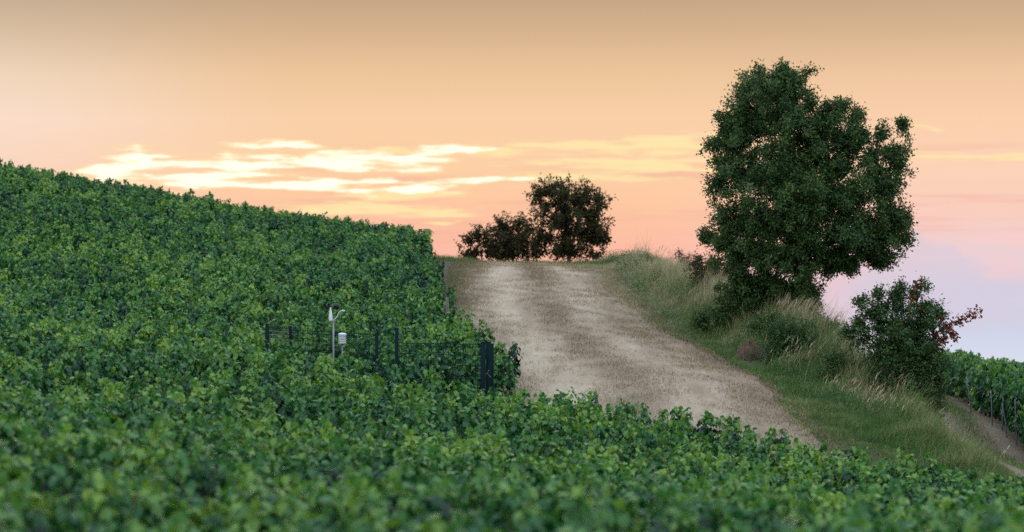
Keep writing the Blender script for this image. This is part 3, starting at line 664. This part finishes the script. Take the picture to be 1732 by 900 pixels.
# ivy-wrapped foot of that tree is part of its crown; hawthorn with a reddish branch further down the bank
HY = 54.3; hx = (1535-866)/F*HY; hb_ = (hx, HY, gz(hx, HY)-.1)
hl = [(1520,560,72,56,0), (1480,530,38,32,.1), (1555,560,46,50,.1), (1530,620,66,58,-.2,1.2), (1560,660,36,50,-.3,1.2), (1500,600,50,50,-.1), (1455,545,22,18,.1), (1515,500,30,22,.1,.6), (1570,520,34,18,.1,.5), (1548,490,14,22,0,.6), (1490,495,10,28,.1,.8), (1522,482,9,26,0,.8), (1566,492,8,28,0,.8), (1590,525,12,22,0,.8), (1442,560,18,12,0,.8), (1455,512,9,20,0,.8), (1545,690,44,30,-.3,1.8), (1530,640,60,50,-.3,1.6), (1500,640,50,40,-.3,1.2), (1570,600,34,60,-.1,1.2), (1578,660,30,46,-.2,1.3)]
hw = tree('hawthorn_bush', 'dark rounded bush with a red-brown branch jutting right, on the bank by the path', 'bush', hb_, [(0, 0, -.1), (-.03, 0, .5), (-.08, 0, 1.1), (-.1, 0, 1.7)], lobes_from(hl, HY, hb_), 1400, 46, .058, M_TREE, 8, tr=.09, tl_=.32, sig=.055, shell=.5, spurs=.2, tint=(.42, .22), dk=.7)
rd_ = MB(); rw = MB(); rg = np.random.default_rng(3)
for pts_, nl in ((((1560,590),(1590,555),(1625,540),(1655,523)), 230), (((1560,590),(1585,575),(1605,560),(1612,572)), 160), (((1530,560),(1540,510),(1545,490),(1552,470)), 70), (((1570,600),(1580,590),(1596,570),(1590,540)), 110)):
    L = np.array([loc(x, y, HY, hb_) for x, y in pts_]); L[:, 1] -= .15; tube(rw, L, np.linspace(.02, .004, 4), 6)
    t = rg.uniform(.45 if nl > 100 else .3, 3, nl); i = np.minimum(t.astype(int), 2); P = L[i]+(L[i+1]-L[i])*(t-i)[:, None]+rg.normal(0, .065, (nl, 3))
    leaves(rd_, P, rg.normal(0, .7, (nl, 3))+np.array([.3, 0, -.3]), rg.normal(0, .5, (nl, 3))+np.array([0, 0, .6]), rg.uniform(.055, .10, nl), rg.random(nl), SL, SLF)
rw.build('branch', M_BARK, hw, True); o = rd_.build('withered_leaves', M_RED, hw); o['label'] = 'red-brown withered leaves'
# bushes on the crest behind the track
CY = 91.0
def bush(name, label, cat, px, lobes, tips, per, ls, m, seed, Yd=CY, stems=None, **kw):
    x = (px-866)/F*Yd; b = (x, Yd, gz(x, Yd)-.08)
    tops = stems or [(0, 0, .3), (0, 0, .6)]
    return tree(name, label, cat, b, [(0, 0, -.1)]+tops, lobes_from(lobes, Yd, b), tips, per, ls, m, seed, **kw)
bush('round_tree', 'rounded dark small tree silhouetted on the crest at the top of the track', 'tree', 962, [(958,365,76,64,0,1.5), (955,330,58,34,0,1.2), (930,318,30,22), (1000,370,44,50), (945,345,40,40), (915,325,22,24), (990,335,44,38), (962,385,64,48), (1005,395,32,46), (1020,400,22,18), (925,400,40,40), (960,425,58,24), (1010,432,26,12)], 520, 40, .095, M_DARKLEAF, 27, tr=.12, tl_=.32, sig=.075, shell=.6, tint=(.5, .25), stems=[(.0, 0, .2), (.03, 0, .6)])
bush('leafy_shrub', 'dark leafy shrub low on the crest between two taller bushes', 'shrub', 868, [(865,405,50,38,0,1.3), (885,395,30,30), (868,415,36,28), (845,425,30,20), (900,425,30,24), (872,372,10,22,0,.7), (860,390,20,16)], 210, 36, .10, M_DARKLEAF, 22, tr=.06, sig=.09, shell=.5, tint=(.6, .2))
bush('sparse_shrub', 'sparse spiky shrub at the left end of the crest bushes, sky showing through', 'shrub', 815, [(790,405,16,26,0,.9), (808,395,20,20), (825,410,22,26), (846,385,16,26), (800,428,28,14), (838,420,18,18)], 130, 24, .10, M_DARKLEAF, 23, tr=.05, tl_=.5, sig=.05, shell=.7, tint=(.45, .2))
# shrubs and weeds on the bank
def weed(name, label, px, py, Yd, lobes, tips, per, ls, m, seed, **kw):
    x = (px-866)/F*Yd; b = (x, Yd, gz(x, Yd)-.05)
    return tree(name, label, kw.pop('cat', 'shrub'), b, [(0, 0, -.1), (0, 0, .1), (0, 0, .25)], lobes_from(lobes, Yd, b), tips, per, ls, m, seed, tr=.03, **kw)
weed('bank_shrub', 'brownish green mound of shrub at the upper end of the bank by the crest', 1085, 450, 81, [(1085,444,36,20), (1068,452,24,16), (1112,454,28,16)], 150, 30, .07, M_WEED, 31, sig=.06, shell=.5, tint=(.35, .2))
weed('twiggy_shrub', 'small twiggy red-brown shrub on the bank left of the tall tree', 1158, 460, 76, [(1158,446,24,18), (1150,430,10,14), (1174,458,20,14)], 70, 16, .06, M_RED, 32, sig=.05, shell=.6, tint=(.1, .2), tl_=.3)
weed('grey_shrub', 'grey-green hazy shrub tucked against the left foot of the tall tree', 1205, 470, 70, [(1205,455,44,32), (1188,468,32,26), (1228,470,30,30), (1180,440,16,14)], 240, 26, .065, M_DARKLEAF, 33, sig=.07, shell=.55, tint=(.7, .2))
weed('bramble', 'bright green bramble mound spilling down the bank below the tall tree', 1215, 545, 63, [(1215,530,48,22), (1188,544,30,16), (1250,528,30,20)], 170, 26, .06, M_WEED, 34, sig=.05, shell=.5, tint=(.55, .2))
weed('weed_clump', 'tall green weed clump on the bank right of the brown hay heap', 1335, 600, 57.5, [(1335,568,52,42), (1315,598,38,34), (1368,585,40,40)], 420, 24, .05, M_WEED, 35, sig=.05, shell=.5, tint=(.32, .2))
weed('weed_clump', 'green weed clump among pale stalks, nearest the spit of the bank', 1415, 640, 54.5, [(1415,612,36,34), (1394,640,32,26), (1442,632,30,30)], 220, 24, .05, M_WEED, 36, sig=.05, shell=.5, tint=(.45, .2))
weed('weed_clump', 'dark green weed clump in front of the hawthorn foot on the bank', 1385, 575, 59.0, [(1394,560,44,32), (1428,578,34,32), (1362,565,28,28)], 280, 24, .05, M_WEED, 37, sig=.05, shell=.5, tint=(.25, .2))
weed('weed_clump', 'pale green weed clump on the bank above the brown hay heap', 1300, 560, 60.5, [(1300,545,36,26), (1280,555,24,20), (1322,552,26,22)], 190, 24, .05, M_WEED, 38, sig=.05, shell=.5, tint=(.6, .2))
# heap of old hay
hy_, hpx = 58.5, 1268; x = (hpx-866)/F*hy_; z = gz(x, hy_)
m_ = MB(); nu, nv = 22, 12; rg = np.random.default_rng(4)
u = np.arange(nu)*2*math.pi/nu; v = np.linspace(0, 1, nv)
rr = np.cos(v*math.pi/2)[:, None]*(1+.10*np.sin(3*u+1)+.06*np.sin(7*u))[None]+.0; zz = np.sin(v*math.pi/2)[:, None]*(1+.12*np.sin(2*u))[None]
Vh = np.stack([x+.36*rr*np.cos(u), hy_+.3*rr*np.sin(u), z-.05+.40*zz+rg.normal(0, .035, rr.shape)], -1).reshape(-1, 3)
i = np.arange(nv-1)[:, None]*nu; j = np.arange(nu)[None]; m_.add(Vh, [np.stack([i+j, i+(j+1) % nu, i+nu+(j+1) % nu, i+nu+j], -1).reshape(-1, 4)])
hp = m_.build('hay_heap', M_HAY, smooth=True); tag(hp, 'small brown heap of old hay on the grassy bank beside the track', 'heap')
m_ = MB(); n = 500; ii = rg.integers(0, len(Vh), n); P = Vh[ii]+rg.normal(0, .02, (n, 3)); aa = rg.uniform(0, 6.28, n)
blades(m_, P, rg.uniform(.05, .16, n), np.full(n, .008), np.stack([np.cos(aa), np.sin(aa)], -1)*1.6, rg.uniform(0, .45, n)); m_.build('loose_straw', M_STRAW, hp)

# ------------------------------------------------------------------ grass (uncountable)
def vnoise(x, y, size, seed):
    t_ = np.random.default_rng(seed).random((64, 64)); u, v = np.asarray(x)/size, np.asarray(y)/size; iu, iv = np.floor(u).astype(int), np.floor(v).astype(int)
    fu, fv = u-iu, v-iv; fu, fv = fu*fu*(3-2*fu), fv*fv*(3-2*fv); g_ = lambda a, b: t_[a % 64, b % 64]
    return (g_(iu, iv)*(1-fu)+g_(iu+1, iv)*fu)*(1-fv)+(g_(iu, iv+1)*(1-fu)+g_(iu+1, iv+1)*fu)*fv
rg = np.random.default_rng(77)
# stubble on the track
n = 220000; y = rg.uniform(43, 93, n); l = rg.uniform(-.02, 1.05, n); L0, R0 = track_edges(y); x = L0+(R0-L0)*l
cl = np.sin(x*3.1+np.sin(y*1.3)*2)*np.sin(y*1.9+x)+rg.normal(0, .6, n); kp = cl+(-wear(l)*3) > -.2; x, y, l = x[kp], y[kp], l[kp]; n = len(x)
z = ground(x, y)+.02; m_ = MB(); aa = rg.uniform(0, 6.28, n); ln = rg.uniform(.3, 1.5, n)
blades(m_, np.stack([x, y, z], -1), rg.uniform(.02, .10, n), rg.uniform(.006, .014, n), np.stack([np.cos(aa), np.sin(aa)], -1)*ln[:, None], np.clip(rg.normal(.34, .25, n)+wear(l)*.9, 0, 1), rg=rg)
tag(m_.build('dry_grass', M_STRAW), 'short dry straw stubble over the mown track', 'grass', kind='stuff')
# grass of the bank: green at the foot, straw-coloured and long on the crest
n = 300000; i = rg.random(n)*(len(ridge)-1); i0 = i.astype(int); f = i-i0
cxy = ridge[i0, :2]+(ridge[i0+1, :2]-ridge[i0, :2])*f[:, None]; tdir = unit(ridge[i0+1, :2]-ridge[i0, :2]); nrm = np.stack([-tdir[:, 1], tdir[:, 0]], -1)
lat = rg.uniform(-3.0, 2.2, n); x, y = (cxy+nrm*lat[:, None]+rg.normal(0, .15, (n, 2))).T
d, h, t = ridge_dist(x, y); L0, R0 = track_edges(y); edge = x-R0
pcd = np.abs(x-np.interp(y, pc[:, 0], pc[:, 1]))
patch = (vnoise(x, y, .55, 1)-.5)*1.5+(vnoise(x, y, 1.6, 2)-.5)*1.6+(vnoise(x, y, .22, 3)-.5)*.8
kp = (edge > rg.normal(-.35, .2, n)+1.0*(vnoise(x, y, .8, 5)-.5)) & (pcd > 1.25+rg.normal(0, .15, n)) & (np.abs(d) < np.where(y < 50, 3.5, 2.6)) & (y > 39.5) & (y < 88) & (rg.random(n) < .75+.3*patch)
kp &= ~(np.hypot((x-(hpx-866)/F*hy_)/.42, (y-hy_+.9)/1.3) < 1)
x, y, d, edge, patch = x[kp], y[kp], d[kp], edge[kp], patch[kp]; n = len(x)
z = ground(x, y); hgt = (.21+.43*np.exp(-(d/1.0)**2)+.04*patch)*rg.uniform(.5, 1.35, n)*np.clip(.38+edge*.5, .3, 1)
hgt *= np.interp(y, [44, 50, 55, 70, 76], [.45, .85, 1.1, 1.0, .7])*np.clip((pcd[kp]-.8)/1.2, .3, 1)*rg.uniform(.7, 1.25, len(y))*(.45+1.1*vnoise(x, y, .35, 7))*(.6+.8*vnoise(x, y, 1.1, 8))
dry = np.clip(.25+.16*np.exp(-((d+.1)/.8)**2)+.24*patch+rg.normal(0, .15, n)+.06+.34*np.clip((y-57)/8, 0, 1)+.22*(rg.random(n) < .18), 0, 1)
lean = np.stack([rg.normal(.35, .45, n)+1.2*(vnoise(x, y, .5, 9)-.5), rg.normal(-.1, .4, n)], -1)
m_ = MB(); blades(m_, np.stack([x, y, z-.02+.05*(edge < .15)], -1), np.maximum(hgt, .07), rg.uniform(.007, .015, n), lean, dry, rg=rg)
tag(m_.build('tall_grass', M_GRASS), 'tall green and straw-coloured grass growing over the bank', 'grass', kind='stuff')
# long bleached seed stalks leaning right along the crest
spots = [(1225,505,67,190), (1255,520,65.5,190), (1200,490,70,90), (1335,545,61.5,170), (1365,540,61,170), (1450,625,55.5,150), (1420,600,57,110), (1480,650,53.5,80), (1350,600,56.5,60), (1520,725,50.5,90), (1440,690,52,60), (1130,455,80,60), (1130,470,77,70), (1290,560,61,30), (1500,690,51.5,30)]
m_ = MB()
for (px, py, Yd, q) in spots:
    x = (px-866)/F*Yd+rg.normal(0, .38, q); y = Yd+rg.normal(0, .5, q); z = ground(x, y)
    hh = rg.uniform(.45, .98, q)*(.9 if Yd > 52 else .65); ln = np.stack([rg.normal(.7, .35, q), rg.normal(0, .35, q)], -1)
    blades(m_, np.stack([x, y, z], -1), hh, rg.uniform(.006, .010, q), ln, rg.uniform(.55, 1, q), rg=rg)
    # feathery heads
    for r in range(3):
        b = np.stack([x+ln[:, 0]*hh*(.55+.06*r), y+ln[:, 1]*hh*(.55+.06*r), z+hh*(.80+.05*r)], -1)-np.array([0, 0, .05])
        blades(m_, b, hh*.2, np.full(q, .010), ln*1.6, rg.uniform(.6, 1, q), rg=rg)
tag(m_.build('seed_grass', M_STRAW), 'long bleached seed stalks leaning right along the top of the bank', 'grass', kind='stuff')
# leafy undergrowth among the grass
n = 1500; i = rg.random(n)*(len(ridge)-3); i0 = i.astype(int); f = i-i0
cxy = ridge[i0, :2]+(ridge[i0+1, :2]-ridge[i0, :2])*f[:, None]; tdir = unit(ridge[i0+1, :2]-ridge[i0, :2]); nrm = np.stack([-tdir[:, 1], tdir[:, 0]], -1)
x, y = (cxy+nrm*rg.uniform(-2.0, 1.6, n)[:, None]).T; cl = np.sin(x*1.9+1)*np.sin(y*1.15)+.4*np.sin(x*4+y*2.2); kp = (cl+rg.normal(0, .3, n) > .15) & (x > track_edges(y)[1]+.25) & (y > 48); x, y = x[kp], y[kp]; n = len(x)
z = ground(x, y); per = 44; k = np.repeat(np.arange(n), per); hh = rg.uniform(.15, .52, n)
P = np.stack([x[k], y[k], z[k]], -1)+np.stack([rg.normal(0, .13, n*per), rg.normal(0, .13, n*per), rg.random(n*per)**.7*hh[k]], -1); tn = rg.normal(.38, .2, n)
m_ = MB(); leaves(m_, P, rg.normal(0, .7, (n*per, 3))+np.array([0, 0, .1]), rg.normal(0, .5, (n*per, 3))+np.array([0, 0, .8]), rg.uniform(.022, .055, n*per), np.clip(tn[k]+rg.normal(0, .15, n*per), 0, 1), SL, SLF)
tag(m_.build('undergrowth', M_WEED), 'leafy green undergrowth of small herbs among the bank grass', 'undergrowth', kind='stuff')
# grass on the crest around the bushes and on the verges
n = 42000; x = rg.uniform(-4.5, 9.5, n); y = rg.uniform(83, 96, n); L0, R0 = track_edges(y)
kp = ((x < L0+.25+rg.normal(0, .12, n)) | (x > R0-.2+rg.normal(0, .2, n)) | (y > 88.5+rg.normal(0, .6, n))) & (x > vine_xmax(y)-.3); x, y = x[kp], y[kp]; n = len(x)
m_ = MB(); blades(m_, np.stack([x, y, ground(x, y)-.02], -1), rg.uniform(.07, .26, n), rg.uniform(.008, .015, n), rg.normal(.1, .4, (n, 2)), np.clip(rg.normal(.28, .16, n), 0, 1), rg=rg)
n2 = 9000; y = rg.uniform(56, 84, n2); x = track_edges(y)[0]+rg.normal(.35, .3, n2)
blades(m_, np.stack([x, y, ground(x, y)+.0], -1), rg.uniform(.03, .14, n2), rg.uniform(.007, .012, n2), rg.normal(0, .5, (n2, 2)), np.clip(rg.normal(.45, .2, n2), 0, 1), rg=rg)
tag(m_.build('verge_grass', M_GRASS), 'short green grass along the crest and the edges of the track', 'grass', kind='stuff')
# grass along the lower path
n = 34000; y = rg.uniform(40, 84, n); c = np.interp(y, pc[:, 0], pc[:, 1]); s_ = rg.normal(0, 1, n)
off_ = np.where(rg.random(n) < .38, rg.normal(0, .24, n), np.where(rg.random(n) < .6, -1.15-np.abs(rg.normal(0, .3, n)), 1.2+np.abs(rg.normal(0, .3, n))))
x = c+off_; m_ = MB(); blades(m_, np.stack([x, y, ground(x, y)+.01], -1), rg.uniform(.04, .17, n), rg.uniform(.007, .012, n), rg.normal(0, .5, (n, 2)), np.clip(rg.normal(.4, .2, n), 0, 1), rg=rg)
tag(m_.build('path_grass', M_GRASS), 'short patchy grass along the lower path and its middle strip', 'grass', kind='stuff')
# two lone dry stalks by the lower path
for k, (px, pyt, Yd, lab) in enumerate([(1697, 755, 47.5, 'taller lone dry grass stalk by the lower path at bottom right'), (1690, 775, 47.3, 'shorter lone dry grass stalk by the lower path at bottom right')]):
    x = (px-866)/F*Yd; z = gz(x, Yd); h = (620-pyt)/F*Yd-z; m_ = MB(); h = max(h, .3)
    tube(m_, [(x, Yd, z-.03), (x+.02, Yd, z+h*.6), (x+.10, Yd, z+h)], [.005, .004, .003], 5, .8); tube(m_, [(x+.06, Yd, z+h*.8), (x+.09, Yd, z+h*.92), (x+.13, Yd, z+h*1.05)], [.006, .014, .004], 6, .95)
    tag(m_.build('grass_stalk', M_STRAW), lab, 'grass stalk')
